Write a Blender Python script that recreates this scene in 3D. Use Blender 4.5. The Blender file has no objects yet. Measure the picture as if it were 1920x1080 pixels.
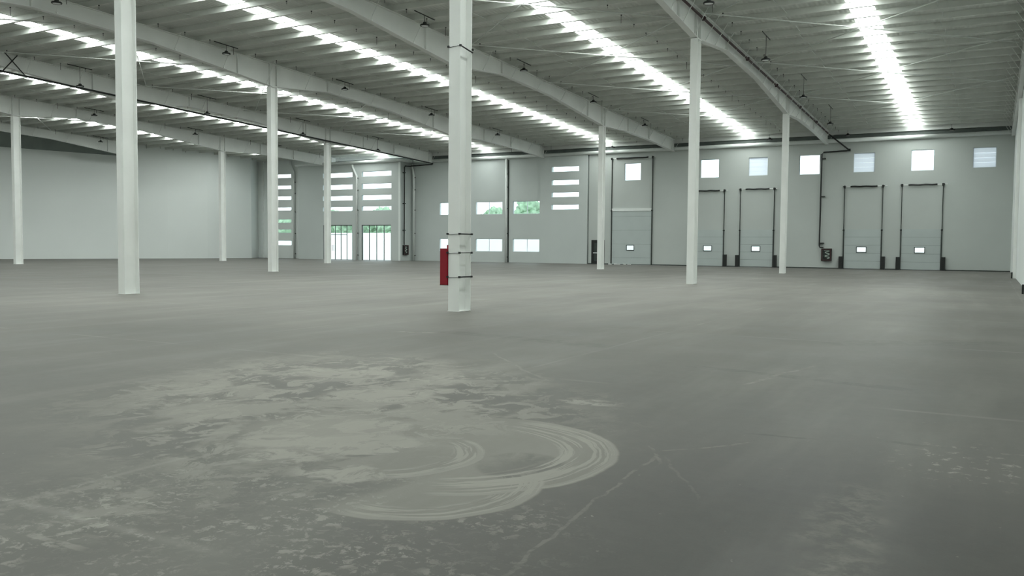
import bpy, bmesh, math, random
from mathutils import Vector, Matrix, noise
random.seed(7)
S = bpy.context.scene
COL = S.collection
PI = math.pi

# ------------------------------------------------------------------ camera
F_PX, YAW, PITCH, ROLL = 1608.75, 0.50803, -0.04975, 0.00783
cd = bpy.data.cameras.new('camera'); cam = bpy.data.objects.new('camera', cd); COL.objects.link(cam)
fwd = Vector((-math.sin(YAW)*math.cos(PITCH), math.cos(YAW)*math.cos(PITCH), math.sin(PITCH)))
rt = Vector((math.cos(YAW), math.sin(YAW), 0)); up = rt.cross(fwd)
r2 = rt*math.cos(ROLL)+up*math.sin(ROLL); u2 = -rt*math.sin(ROLL)+up*math.cos(ROLL)
m = Matrix((r2, u2, -fwd)).transposed().to_4x4(); m.translation = Vector((0, 0, 1.6))
cam.matrix_world = m
cd.sensor_width = 36; cd.lens = F_PX/1920*36; cd.clip_end = 400; cd.clip_start = .05
S.camera = cam

# ------------------------------------------------------------------ daylight and exposure
SKY_STRENGTH = 2.6
SKYLIGHT = 17.5
w = bpy.data.worlds.new('overcast_sky'); S.world = w; w.use_nodes = True
bg = w.node_tree.nodes['Background']; bg.inputs[0].default_value = (0.86, 0.95, 1.0, 1); bg.inputs[1].default_value = SKY_STRENGTH
S.view_settings.view_transform = 'Standard'; S.view_settings.look = 'None'
S.view_settings.exposure = 0.0; S.view_settings.gamma = 1.0; S.view_settings.use_curve_mapping = False
S.cycles.filter_width = 1.15

# ------------------------------------------------------------------ layout (metres; +Y runs to the dock wall)
ROWX = [0.99 - 12.2*k for k in range(7)]        # right wall row, then rows A..F
XA, XB, XC, XD, XE, XF = -11.21, -23.41, -35.62, -47.82, -60.02, -72.23
CY = [-0.99, 17.52, 36.03, 54.54]
W = 69.89                                        # inner face of the dock wall
XR = 1.25                                        # inner face of the right wall
Y0 = -2.2                                        # inner face of the wall behind the camera
TOP = lambda y: 12.9 - .034*y                    # top of rafters = underside of purlins
PD = .26                                         # purlin depth
LW = [(-93.6, Y0), (-77.3, 44.7), (-73.95, 56.2), (-72.5, 58.8), (-70.95, 62.5), (-70.0, 67.6), (-71.3, W)]
def leftx(y):
    for (xa, ya), (xb, yb) in zip(LW, LW[1:]):
        if ya <= y <= yb: return xa+(xb-xa)*(y-ya)/(yb-ya)
    return LW[0][0]

# ------------------------------------------------------------------ materials
def mat(name, col, rough=.5, metal=0, var=.06, scale=3, bump=0, bscale=30):
    m = bpy.data.materials.new(name); m.use_nodes = True
    nt = m.node_tree; b = nt.nodes['Principled BSDF']
    b.inputs['Roughness'].default_value = rough; b.inputs['Metallic'].default_value = metal
    g = nt.nodes.new('ShaderNodeNewGeometry')
    n = nt.nodes.new('ShaderNodeTexNoise'); n.inputs['Scale'].default_value = scale; n.inputs['Detail'].default_value = 5
    nt.links.new(g.outputs['Position'], n.inputs['Vector'])
    r = nt.nodes.new('ShaderNodeMapRange')
    r.inputs[1].default_value = .3; r.inputs[2].default_value = .7
    r.inputs[3].default_value = 1-var; r.inputs[4].default_value = 1+var
    nt.links.new(n.outputs['Fac'], r.inputs[0])
    v = nt.nodes.new('ShaderNodeVectorMath'); v.operation = 'SCALE'; v.inputs[0].default_value = col
    nt.links.new(r.outputs[0], v.inputs['Scale']); nt.links.new(v.outputs[0], b.inputs['Base Color'])
    if bump:
        n2 = nt.nodes.new('ShaderNodeTexNoise'); n2.inputs['Scale'].default_value = bscale
        nt.links.new(g.outputs['Position'], n2.inputs['Vector'])
        bp = nt.nodes.new('ShaderNodeBump'); bp.inputs['Strength'].default_value = bump; bp.inputs['Distance'].default_value = .02
        nt.links.new(n2.outputs['Fac'], bp.inputs['Height']); nt.links.new(bp.outputs[0], b.inputs['Normal'])
    return m
M = {}
M['wall'] = mat('painted_concrete_wall', (.49, .522, .50), .65, 0, .035, .35)
M['wall_left'] = mat('painted_left_wall', (.76, .795, .775), .6, 0, .03, .15)
M['office_wall'] = mat('office_wall_paint_baked_light', (.55, .59, .575), .62, 0, .03, .3)  # slightly cooler panel paint, lightened further: brighter window light put into the colour
M['steel'] = mat('white_painted_steel', (.87, .885, .86), .42, 0, .035, 1.2)
M['rafter'] = mat('grey_white_rafter_paint', (.74, .755, .73), .5, 0, .05, .8)
M['purlin'] = mat('galvanised_purlin', (.62, .64, .60), .5, .0, .07, 1.5)
M['door'] = mat('dock_door_panel', (.47, .52, .51), .45, 0, .03, 1)
M['black'] = mat('black_painted_metal', (.012, .014, .013), .45, 0, .1, 6)
M['darkgreen'] = mat('dark_track_steel', (.045, .055, .05), .45, .2, .2, 4)
M['red'] = mat('dark_red_enamel', (.27, .003, .014), .6, 0, .06, 4)
M['pipe'] = mat('dark_red_brown_pipe', (.035, .012, .012), .5, 0, .1, 6)
M['hose'] = mat('pale_canvas_hose', (.62, .62, .58), .8, 0, .15, 20)
M['recess'] = mat('dark_eave_sheeting', (.13, .15, .14), .8, 0, .15, 1)
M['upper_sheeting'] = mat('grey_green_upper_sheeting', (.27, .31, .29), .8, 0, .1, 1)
M['louver'] = mat('white_louver_metal', (.72, .77, .82), .4, 0, .03, 4)
def translucent(name, col):
    m = bpy.data.materials.new(name); m.use_nodes = True; nt = m.node_tree; nt.nodes.clear()
    o = nt.nodes.new('ShaderNodeOutputMaterial'); d = nt.nodes.new('ShaderNodeBsdfDiffuse'); t = nt.nodes.new('ShaderNodeBsdfTranslucent'); x = nt.nodes.new('ShaderNodeMixShader')
    d.inputs[0].default_value = (*col, 1); t.inputs[0].default_value = (*col, 1); x.inputs[0].default_value = .22
    nt.links.new(d.outputs[0], x.inputs[1]); nt.links.new(t.outputs[0], x.inputs[2]); nt.links.new(x.outputs[0], o.inputs[0]); return m
M['louver_sheet'] = translucent('translucent_louver_sheet', (.80, .86, .92))
M['white'] = mat('bright_white_paint', (.75, .78, .76), .4, 0, .03, 3)
M['ground'] = mat('pale_outdoor_concrete', (.70, .71, .68), .8, 0, .08, .4)
M['outwall'] = mat('white_boundary_wall_paint', (.80, .81, .79), .8, 0, .05, .3)
M['leaf'] = mat('tree_leaves', (.30, .44, .30), .7, 0, .35, 1.6)
M['bark'] = mat('tree_bark', (.16, .13, .10), .9, 0, .2, 4)
M['lens'] = mat('opal_lamp_lens', (.85, .87, .86), .3, 0, .01, 3)
M['rod'] = mat('bright_tie_rod', (.66, .69, .66), .4, 0, .03, 2)

def deck_mat():
    m = mat('corrugated_roof_sheet', (.60, .62, .585), .55, .0, .07, .4)
    nt = m.node_tree; b = nt.nodes['Principled BSDF']
    g = nt.nodes.new('ShaderNodeNewGeometry'); s = nt.nodes.new('ShaderNodeSeparateXYZ'); nt.links.new(g.outputs['Position'], s.inputs[0])
    mu = nt.nodes.new('ShaderNodeMath'); mu.operation = 'MULTIPLY'; mu.inputs[1].default_value = 2*PI/.2; nt.links.new(s.outputs[0], mu.inputs[0])
    sn = nt.nodes.new('ShaderNodeMath'); sn.operation = 'SINE'; nt.links.new(mu.outputs[0], sn.inputs[0])
    bp = nt.nodes.new('ShaderNodeBump'); bp.inputs['Strength'].default_value = .6; bp.inputs['Distance'].default_value = .02
    nt.links.new(sn.outputs[0], bp.inputs['Height']); nt.links.new(bp.outputs[0], b.inputs['Normal'])
    return m
M['deck'] = deck_mat()

def emis(name, col, st):
    m = bpy.data.materials.new(name); m.use_nodes = True; nt = m.node_tree
    nt.nodes.clear(); o = nt.nodes.new('ShaderNodeOutputMaterial'); e = nt.nodes.new('ShaderNodeEmission')
    e.inputs[0].default_value = (*col, 1); e.inputs[1].default_value = st; nt.links.new(e.outputs[0], o.inputs[0])
    return m
M['skylight'] = emis('daylit_polycarbonate_skylight', (.93, 1.0, .965), SKYLIGHT)

def glass_mat():
    m = bpy.data.materials.new('clear_window_glass'); m.use_nodes = True; nt = m.node_tree; nt.nodes.clear()
    o = nt.nodes.new('ShaderNodeOutputMaterial'); t = nt.nodes.new('ShaderNodeBsdfTransparent'); t.inputs[0].default_value = (.93, .97, .96, 1)
    g = nt.nodes.new('ShaderNodeBsdfGlossy'); g.inputs['Roughness'].default_value = .03
    lw = nt.nodes.new('ShaderNodeLayerWeight'); pw = nt.nodes.new('ShaderNodeMath'); pw.operation = 'POWER'; pw.inputs[1].default_value = 4; nt.links.new(lw.outputs['Facing'], pw.inputs[0])
    f = nt.nodes.new('ShaderNodeMath'); f.operation = 'MULTIPLY_ADD'; f.inputs[1].default_value = .8; f.inputs[2].default_value = .03; nt.links.new(pw.outputs[0], f.inputs[0])
    x = nt.nodes.new('ShaderNodeMixShader'); nt.links.new(f.outputs[0], x.inputs[0]); nt.links.new(t.outputs[0], x.inputs[1]); nt.links.new(g.outputs[0], x.inputs[2])
    nt.links.new(x.outputs[0], o.inputs[0]); return m
M['glass'] = glass_mat()

# node-expression helper for the concrete floor
class NX:
    def __init__(s, nt): s.nt = nt
    def m(s, op, a, b=None, c=None, clamp=False):
        n = s.nt.nodes.new('ShaderNodeMath'); n.operation = op; n.use_clamp = clamp
        for i, v in enumerate((a, b, c)):
            if v is None: continue
            if isinstance(v, (int, float)): n.inputs[i].default_value = v
            else: s.nt.links.new(v, n.inputs[i])
        return n.outputs[0]
    def ss(s, v, lo, hi, a=0., b=1.):                   # smooth step from lo..hi to a..b
        n = s.nt.nodes.new('ShaderNodeMapRange'); n.interpolation_type = 'SMOOTHSTEP'
        s.nt.links.new(v, n.inputs[0])
        for i, q in enumerate((lo, hi, a, b)): n.inputs[i+1].default_value = q
        return n.outputs[0]
    def noise(s, vec, scale, detail=4, rough=.55, dist=0):
        n = s.nt.nodes.new('ShaderNodeTexNoise'); n.inputs['Scale'].default_value = scale; n.inputs['Detail'].default_value = detail
        n.inputs['Roughness'].default_value = rough; n.inputs['Distortion'].default_value = dist
        s.nt.links.new(vec, n.inputs['Vector']); return n.outputs['Fac']
    def xyz(s, x, y, z=0):
        n = s.nt.nodes.new('ShaderNodeCombineXYZ')
        for i, v in enumerate((x, y, z)):
            if isinstance(v, (int, float)): n.inputs[i].default_value = v
            else: s.nt.links.new(v, n.inputs[i])
        return n.outputs[0]
    def mul(s, *a):
        r = a[0]
        for q in a[1:]: r = s.m('MULTIPLY', r, q)
        return r
    def add(s, *a):
        r = a[0]
        for q in a[1:]: r = s.m('ADD', r, q)
        return r
    def mx(s, a, b): return s.m('MAXIMUM', a, b)

def floor_mat():
    m = bpy.data.materials.new('dusty_concrete_floor'); m.use_nodes = True; nt = m.node_tree; b = nt.nodes['Principled BSDF']
    N = NX(nt)
    g = nt.nodes.new('ShaderNodeNewGeometry'); sp = nt.nodes.new('ShaderNodeSeparateXYZ'); nt.links.new(g.outputs['Position'], sp.inputs[0])
    P, X, Y = g.outputs['Position'], sp.outputs[0], sp.outputs[1]
    # wobble used to break every edge
    w1 = N.m('SUBTRACT', N.noise(P, 1.3, 5), .5); w2 = N.m('SUBTRACT', N.noise(P, 6, 6, .65), .5)
    wb = N.add(N.mul(w1, .5), N.mul(w2, .22))
    def dist(cx, cy, ax=1, ay=1, rot=0):
        dx = N.m('SUBTRACT', X, cx); dy = N.m('SUBTRACT', Y, cy)
        c, s = math.cos(rot), math.sin(rot)
        u = N.mul(N.add(N.mul(dx, c), N.mul(dy, s)), 1/ax); v = N.mul(N.add(N.mul(dx, -s), N.mul(dy, c)), 1/ay)
        return N.m('SQRT', N.add(N.mul(u, u), N.mul(v, v)))
    big = N.noise(P, .11, 3); mid = N.noise(P, .55, 6, .6); fine = N.noise(P, 5, 8, .7); grit = N.noise(P, 60, 3, .6)
    base = N.add(.122, N.mul(N.m('SUBTRACT', big, .5), .08), N.mul(N.m('SUBTRACT', mid, .5), .07), N.mul(N.m('SUBTRACT', fine, .5), .03), N.mul(N.m('SUBTRACT', grit, .5), .015))
    # broad driven/swept streaks down the hall
    st = N.noise(N.xyz(N.mul(X, 1.1), N.mul(Y, .16), 3.1), 1.0, 5, .6)
    base = N.add(base, N.mul(N.ss(st, .45, .75), .035))
    # paler zone over the middle of the hall
    mz = N.mul(N.ss(N.add(dist(-15, 27, 17, 21, -.45), N.mul(N.m('SUBTRACT', N.noise(P, .16, 4), .5), 1.1)), .35, 1.25, 1, 0), N.ss(N.noise(N.xyz(N.mul(X, .5), N.mul(Y, .12), 9), 1, 5), .3, .6, .6, 1))
    base = N.add(base, N.mul(mz, .10))
    # darker zone in front right
    base = N.add(base, N.mul(N.ss(dist(-.6, 4.3, 2.1, 3.4, .25), .35, 1.15, 1, 0), -.035))
    # big pale dust field, broken up by patchy noise
    field = N.ss(N.add(dist(-6.0, 7.0, 2.9, 4.2, .75), wb), .45, 1.1, 1, 0)
    pn = N.noise(N.xyz(N.mul(X, .9), N.mul(Y, .9), 5), 1.25, 9, .66, .4)
    pn2 = N.noise(N.xyz(N.mul(X, 1.0), N.mul(Y, .8), 2), 3.4, 10, .70, .8)
    dust = N.mul(field, N.mx(N.mul(N.ss(pn, .45, .58), .75), N.mul(N.ss(pn2, .50, .56), .9)))
    for (qx, qy, qa, qb, qr) in ((-6.9, 8.2, 1.0, .55, .1), (-5.0, 5.15, .55, .38, .4), (-4.75, 5.9, .6, .45, .8), (-5.6, 7.2, .8, .6, .5), (-4.6, 4.75, .5, .3, .2), (-4.35, 5.3, .75, .6, .3), (-3.95, 4.6, .55, .35, .2)):
        dust = N.mx(dust, N.mul(N.ss(N.add(dist(qx, qy, qa, qb, qr), N.mul(wb, 1.6)), .55, .95, 1, 0), N.ss(pn2, .36, .50)))
    dust = N.mx(dust, N.mul(N.ss(N.add(dist(-4.9, 5.6, 1.0, 1.3, .5), wb), .4, 1.0, 1, 0), .75))
    # ragged flakes, lower left
    fl = N.mul(N.ss(N.add(dist(-3.9, 3.6, 2.2, 1.5, .3), wb), .6, 1.1, 1, 0), N.ss(N.noise(P, 12, 10, .74, .5), .52, .58), N.ss(N.noise(P, 1.9, 5, .6), .40, .60, .15, 1))
    dust = N.mx(dust, N.mul(fl, .85))
    dust = N.mx(dust, N.mul(N.ss(N.add(dist(-4.7, 3.4, 1.0, .8, .3), wb), .5, 1.1, 1, 0), N.ss(N.noise(P, 3.2, 8, .68, .5), .50, .60), .5))
    # scattered small flakes anywhere near
    sc = N.mul(N.ss(N.noise(P, 3.1, 4), .52, .7), N.ss(N.noise(P, 17, 4, .6), .655, .70), N.ss(Y, 5, 22, 1, .0))
    dust = N.mx(dust, N.mul(sc, .95))
    # trail of plaster dust on the right
    tr = N.mul(N.ss(N.add(dist(-.68, 5.1, .33, 1.5, .06), wb), .35, 1.0, 1, 0), N.ss(N.noise(P, 7, 8, .7, .3), .42, .6))
    dust = N.mx(dust, N.mul(tr, .5, N.ss(N.noise(P, 2.3, 4), .40, .6, .3, 1)))
    tr = N.mul(N.ss(N.add(dist(-.05, 7.2, .9, 1.0), wb), .2, 1.0, 1, 0), N.ss(N.noise(P, 9, 6, .7, .3), .56, .64))
    dust = N.mx(dust, N.mul(tr, .9))
    p3 = N.mul(N.ss(N.add(dist(-3.55, 8.0, .5, .25, .1), N.mul(wb, .8)), .4, .9, 1, 0), N.ss(N.noise(P, 7, 6, .7), .4, .55))
    dust = N.mx(dust, p3)
    # the sweeping-machine swirls: discs with streaked rims
    def disc(cx, cy, r, fill, freq, lo, gate=None, ph=0):
        d = N.add(dist(cx, cy), N.mul(w1, .10), N.mul(w2, .02))
        body = N.mul(N.ss(d, r-.03, r+.01, 1, 0), fill)
        ang = N.m('ARCTAN2', N.m('SUBTRACT', Y, cy), N.m('SUBTRACT', X, cx))
        sn = N.noise(N.xyz(N.mul(d, freq), N.mul(ang, .9), ph), 1.0, 4, .6)
        rim = N.mul(N.ss(d, lo, lo+.12), N.ss(d, r-.02, r+.015, 1, 0), N.ss(sn, .42, .55))
        edge = N.mul(N.ss(d, r-.09, r-.05), N.ss(d, r-.01, r+.02, 1, 0), .8)
        rim = N.mx(rim, edge)
        if gate:
            a0, a1 = gate; gm = N.mul(N.ss(ang, a0, a0+.5), N.ss(ang, a1-.5, a1, 1, 0)); rim = N.mul(rim, gm); body = N.mul(body, N.ss(ang, a0-.2, a0+.3))
        return body, rim
    b1, r1 = disc(-3.62, 5.62, 1.27, .52, 21, .72, (-1.45, 1.9))
    b2, r2_ = disc(-3.33, 4.72, .84, .50, 24, .5, (-1.9, 1.0), 7)
    b3, r3 = disc(-4.0, 5.25, .74, .48, 22, .42, (-1.3, 1.5), 13)
    hole = N.mul(N.ss(N.add(dist(-2.93, 5.42, .36, .42, .5), N.mul(wb, .35)), .75, 1.0, 1, 0), .85)
    body = N.mul(N.mx(N.mx(b1, b2), b3), N.m('SUBTRACT', 1, hole))
    rims = N.mx(N.mx(r1, r2_), r3)
    sw = N.mx(body, rims)
    dust = N.mx(dust, sw)
    # scratches and drag lines
    def line(x0, y0, x1, y1, wd, amp, dark=False):
        L = math.hypot(x1-x0, y1-y0); c, s = (x1-x0)/L, (y1-y0)/L
        dx = N.m('SUBTRACT', X, x0); dy = N.m('SUBTRACT', Y, y0)
        u = N.add(N.mul(dx, c), N.mul(dy, s)); v = N.add(N.mul(dx, -s), N.mul(dy, c), N.mul(w1, .25), N.mul(w2, .05))
        k = N.mul(N.ss(N.m('ABSOLUTE', v), wd*.5, wd, 1, 0), N.ss(u, 0, .3), N.ss(u, L-.3, L, 1, 0), N.ss(N.noise(P, 4, 5, .7), .4, .55))
        return N.mul(k, amp)
    for a in ((-2.2, 6.3, -2.0, 3.4, .018, .4), (-2.32, 6.2, -1.55, 7.2, .02, .4), (-2.2, 6.3, -1.5, 5.2, .015, .25), (-2.45, 6.7, -2.05, 5.9, .015, .4), (-4.9, 2.75, -3.95, 2.75, .035, .7), (-2.5, 9.9, -2.0, 12.2, .04, .55), (-6.5, 11.0, -4.4, 8.9, .03, .5), (-9.6, 12.7, -8.6, 12.9, .07, .9), (-7.6, 9.7, -6.9, 9.6, .06, .8)):
        dust = N.mx(dust, line(*a))
    col = N.add(base, N.mul(dust, .18))
    # darker tyre arcs
    for a in ((-1.9, 7.35, -1.1, 7.5, .04, .03), (-.9, 7.7, -.2, 7.6, .05, .025), (-3.6, 11.2, -.6, 10.6, .16, .022), (-2.5, 15, 0.4, 17, .5, .02), (-9, 13.2, -5, 12.6, .3, .02)):
        col = N.m('SUBTRACT', col, line(*a))
    # slab joints on the column lines, pale sawn edges
    jy = N.m('ABSOLUTE', N.m('SUBTRACT', N.m('FRACT', N.mul(N.add(Y, 3.1), 1/6.17)), .5))
    jx = N.m('ABSOLUTE', N.m('SUBTRACT', N.m('FRACT', N.mul(N.add(X, 11.3), 1/6.1)), .5))
    jn = N.ss(N.noise(P, .5, 3), .45, .62)
    col = N.add(col, N.mul(N.ss(jy, .488, .5), jn, .05), N.mul(N.ss(jx, .492, .5), jn, .035))
    # tint
    cx = nt.nodes.new('ShaderNodeCombineColor')
    warm = N.ss(Y, 6, 40)
    nt.links.new(N.mul(col, 1.06), cx.inputs[0]); nt.links.new(N.mul(col, 1.02), cx.inputs[1]); nt.links.new(N.mul(col, .92), cx.inputs[2])
    nt.links.new(cx.outputs[0], b.inputs['Base Color'])
    nt.links.new(N.add(.52, N.mul(dust, .3), N.mul(N.m('SUBTRACT', mid, .5), .25)), b.inputs['Roughness'])
    b.inputs['Specular IOR Level'].default_value = .22
    bp = nt.nodes.new('ShaderNodeBump'); bp.inputs['Strength'].default_value = .25; bp.inputs['Distance'].default_value = .004
    nt.links.new(N.add(dust, N.mul(fine, .6)), bp.inputs['Height']); nt.links.new(bp.outputs[0], b.inputs['Normal'])
    return m
M['floor'] = floor_mat()

# ------------------------------------------------------------------ mesh helpers
def box(bm, x0, x1, y0, y1, z0, z1):
    v = [bm.verts.new((x, y, z)) for z in (z0, z1) for x, y in ((x0, y0), (x1, y0), (x1, y1), (x0, y1))]
    for f in ((3, 2, 1, 0), (4, 5, 6, 7), (0, 1, 5, 4), (1, 2, 6, 5), (2, 3, 7, 6), (3, 0, 4, 7)): bm.faces.new([v[i] for i in f])
def tube(bm, pts, r, n=8):
    pts = [Vector(p) for p in pts]; rings = []
    for i, p in enumerate(pts):
        t = (pts[min(i+1, len(pts)-1)]-pts[max(i-1, 0)]).normalized()
        a = t.cross(Vector((0, 0, 1)) if abs(t.z) < .9 else Vector((1, 0, 0))).normalized(); b = t.cross(a)
        rings.append([bm.verts.new(p+a*r*math.cos(2*PI*k/n)+b*r*math.sin(2*PI*k/n)) for k in range(n)])
    for A, B in zip(rings, rings[1:]):
        for k in range(n): bm.faces.new((A[k], A[(k+1) % n], B[(k+1) % n], B[k]))
    bm.faces.new(rings[0][::-1]); bm.faces.new(rings[-1])
def lathe(bm, prof, n=20, c=(0, 0, 0)):
    rings = []
    for r, z in prof:
        rings.append([bm.verts.new((c[0]+r*math.cos(2*PI*k/n), c[1]+r*math.sin(2*PI*k/n), c[2]+z)) for k in range(n)])
    for A, B in zip(rings, rings[1:]):
        for k in range(n): bm.faces.new((A[k], A[(k+1) % n], B[(k+1) % n], B[k]))
    bm.faces.new(rings[0][::-1]); bm.faces.new(rings[-1])
def prism(bm, prof, a, b, axis='y'):          # closed 2-D profile extruded along y (profile = x,z) or x (profile = y,z)
    def P(u, v, t): return (u, t, v) if axis == 'y' else (t, u, v)
    A = [bm.verts.new(P(u, v, a)) for u, v in prof]; B = [bm.verts.new(P(u, v, b)) for u, v in prof]
    n = len(prof)
    for k in range(n): bm.faces.new((A[k], A[(k+1) % n], B[(k+1) % n], B[k]))
    bm.faces.new(A[::-1]); bm.faces.new(B)
def obj(name, bm, mt, parent=None, smooth=False):
    bmesh.ops.recalc_face_normals(bm, faces=bm.faces)
    me = bpy.data.meshes.new(name); bm.to_mesh(me); bm.free(); me.materials.append(mt)
    if smooth:
        for p in me.polygons: p.use_smooth = True
    o = bpy.data.objects.new(name, me); COL.objects.link(o)
    if parent: o.parent = parent
    return o
def BM(): return bmesh.new()
def boxo(name, dims, mt, parent=None):
    bm = BM(); box(bm, *dims); return obj(name, bm, mt, parent)
def tag(o, label=None, cat=None, group=None, kind=None):
    if label: o['label'] = label
    if cat: o['category'] = cat
    if group: o['group'] = group
    if kind: o['kind'] = kind
    return o
def thing(name, loc, label, cat, group=None, kind=None):
    o = bpy.data.objects.new(name, None); o.empty_display_size = .2; COL.objects.link(o); o.location = loc
    return tag(o, label, cat, group, kind)
def kids(o): return [c for c in COL.objects if c.parent == o]
def copy_tree(o, loc=None, par=None):
    c = o.copy(); COL.objects.link(c); c.parent = par
    if loc: c.location = loc
    for k in kids(o): copy_tree(k, None, c)
    return c

def ordinal(n):
    u = ['', 'first', 'second', 'third', 'fourth', 'fifth', 'sixth', 'seventh', 'eighth', 'ninth', 'tenth', 'eleventh', 'twelfth', 'thirteenth', 'fourteenth', 'fifteenth', 'sixteenth', 'seventeenth', 'eighteenth', 'nineteenth']
    if n < 20: return u[n]
    t, r_ = divmod(n, 10); tens = {2: 'twent', 3: 'thirt', 4: 'fort'}[t]
    return tens+'ieth' if r_ == 0 else tens+'y-'+u[r_]
BAY = ['rightmost skylight', 'second skylight from the right', 'third skylight from the right', 'third skylight from the left', 'second skylight from the left', 'leftmost skylight']

# ------------------------------------------------------------------ floor
bm = BM()
pts = [(XR, Y0), (XR, W), (-71.3, W)] + [p for p in LW[::-1][1:]]
vs = [bm.verts.new((x, y, 0)) for x, y in pts]; f = bm.faces.new(vs)
r = bmesh.ops.extrude_face_region(bm, geom=[f]); bmesh.ops.translate(bm, verts=[v for v in r['geom'] if isinstance(v, bmesh.types.BMVert)], vec=(0, 0, -.2))
tag(obj('floor', bm, M['floor']), 'dusty grey concrete floor of the empty hall', 'floor', kind='structure')

# ------------------------------------------------------------------ walls
def wall_grid(name, x0, x1, z0, z1, y, holes, mt, thick=.28, parent=None, ztop=None):
    xs = sorted({x0, x1, *[v for h in holes for v in h[:2] if x0 < v < x1]}); zs = sorted({z0, z1, *[v for h in holes for v in h[2:] if z0 < v < z1]})
    bm = BM(); V = {}
    def vt(i, j, k):
        if (i, j, k) not in V: V[i, j, k] = bm.verts.new((xs[i], y+k*thick, zs[j]))
        return V[i, j, k]
    nx, nz = len(xs)-1, len(zs)-1
    def solid(i, j):
        if not (0 <= i < nx and 0 <= j < nz): return False
        cx, cz = (xs[i]+xs[i+1])/2, (zs[j]+zs[j+1])/2
        return not any(h[0] < cx < h[1] and h[2] < cz < h[3] for h in holes)
    for i in range(nx):
        for j in range(nz):
            if not solid(i, j): continue
            for k in (0, 1): bm.faces.new([vt(i, j, k), vt(i+1, j, k), vt(i+1, j+1, k), vt(i, j+1, k)])
            if not solid(i-1, j): bm.faces.new([vt(i, j, 0), vt(i, j+1, 0), vt(i, j+1, 1), vt(i, j, 1)])
            if not solid(i+1, j): bm.faces.new([vt(i+1, j, 0), vt(i+1, j+1, 0), vt(i+1, j+1, 1), vt(i+1, j, 1)])
            if not solid(i, j-1): bm.faces.new([vt(i, j, 0), vt(i+1, j, 0), vt(i+1, j, 1), vt(i, j, 1)])
            if not solid(i, j+1): bm.faces.new([vt(i, j+1, 0), vt(i+1, j+1, 0), vt(i+1, j+1, 1), vt(i, j+1, 1)])
    return obj(name, bm, mt, parent)

SB = 68.0/W                                    # the bumped-out bay stands 1.9 m inside the dock wall
YB = 68.0
def sc(a, b, c, d):                            # measured on the dock-wall plane -> the bumped plane
    f = lambda z: 1.6+(z-1.6)*SB
    return (a*SB, b*SB, max(f(c), 0), f(d))
# windows: (x0,x1,z0,z1)
SQ = [(-27.87, -26.37, 7.25, 8.74, 'clear'), (-21.15, -19.61, 7.27, 8.78, 'clear'), (-17.2, -15.7, 7.33, 8.78, 'louver'), (-13.27, -11.73, 7.27, 8.8, 'clear'),
      (-9.3, -7.8, 7.33, 8.78, 'louver'), (-5.32, -3.79, 7.3, 8.83, 'clear'), (-1.3, .16, 7.38, 8.82, 'louver')]
WI = [(-47.08, -44.15, 4.49, 5.68), (-47.08, -44.15, 1.0, 2.2), (-42.93, -40.01, 4.49, 5.68), (-42.93, -40.01, 1.0, 2.2), (-38.88, -35.98+.06, 4.49, 5.68), (-38.88, -35.92, 1.0, 2.2)]
ST = [(-34.85, -32.11, a, b) for a, b in ((8.22, 8.70), (7.03, 7.50), (5.94, 6.40), (4.84, 5.29))]
LS = [sc(-56.71, -52.90, a, b) for a, b in ((8.50, 9.03), (7.25, 7.80), (6.11, 6.63), (5.02, 5.48))]
MS = [sc(-61.93, -57.90, a, b) for a, b in ((8.50, 9.03), (7.25, 7.80), (6.11, 6.63), (5.02, 5.48))]
KS = [(-69.35, -66.38, a, b) for a, b in ((8.70, 9.14), (7.49, 7.92), (6.33, 6.76), (5.17, 5.56), (3.84, 4.25), (2.74, 3.15), (1.40, 1.92))]
GL = [sc(-61.90, -57.95, 0, 3.57), sc(-56.72, -52.96, 0, 3.56)]
GL = [(a, b, .0, d) for a, b, c, d in GL]
DOORS = [(-28.95, -25.32, 4.66, 9.2), (-21.78, -19.1, 2.95, 6.2), (-17.8, -15.12, 2.95, 6.25), (-9.87, -7.17, 2.95, 6.25), (-5.86, -3.14, 2.95, 6.27)]
PD_ = (-30.9, -29.62, 0, 2.12)

wall_far = thing('wall_far', (0, 0, 0), 'long pale grey-green dock wall with doors and windows at the far end', 'wall', kind='structure')
dh = [(a+.12, b-.12, 0, h) for a, b, h, t in DOORS]
wall_grid('dock_wall_panel', -31.28, XR+.3, 0, 9.72, W, [s[:4] for s in SQ]+dh+[PD_], M['wall'], parent=wall_far)
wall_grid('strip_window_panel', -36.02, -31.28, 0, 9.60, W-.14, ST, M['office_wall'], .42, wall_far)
boxo('strip_window_panel_cap', (-36.02, -31.28, W, W+.28, 9.60, 9.72), M['wall'], wall_far)
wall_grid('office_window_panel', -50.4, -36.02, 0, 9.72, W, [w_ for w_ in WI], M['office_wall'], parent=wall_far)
wall_bay = thing('wall_bay', (0, 0, 0), 'projecting wall bay with eight slit windows over two glazed entrances', 'wall', kind='structure')
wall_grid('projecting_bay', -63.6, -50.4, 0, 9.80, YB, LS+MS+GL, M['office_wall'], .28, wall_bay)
wall_corner = thing('wall_corner', (0, 0, 0), 'pale wall piece in the far left corner with seven slit windows', 'wall', kind='structure')
wall_grid('corner_window_panel', -71.3, -63.6, 0, 10.75, W, KS, M['wall_left'], parent=wall_corner)
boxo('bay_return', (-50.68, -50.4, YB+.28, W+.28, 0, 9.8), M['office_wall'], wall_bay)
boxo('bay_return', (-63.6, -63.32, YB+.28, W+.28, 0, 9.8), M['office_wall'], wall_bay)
boxo('bay_corner_pilaster', (-50.60, -50.38, YB-.03, YB, 0, 9.62), M['wall_left'], wall_bay)
boxo('panel_joint', (-31.28, -31.20, W-.02, W, 0, 9.7), M['recess'], wall_far)
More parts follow.
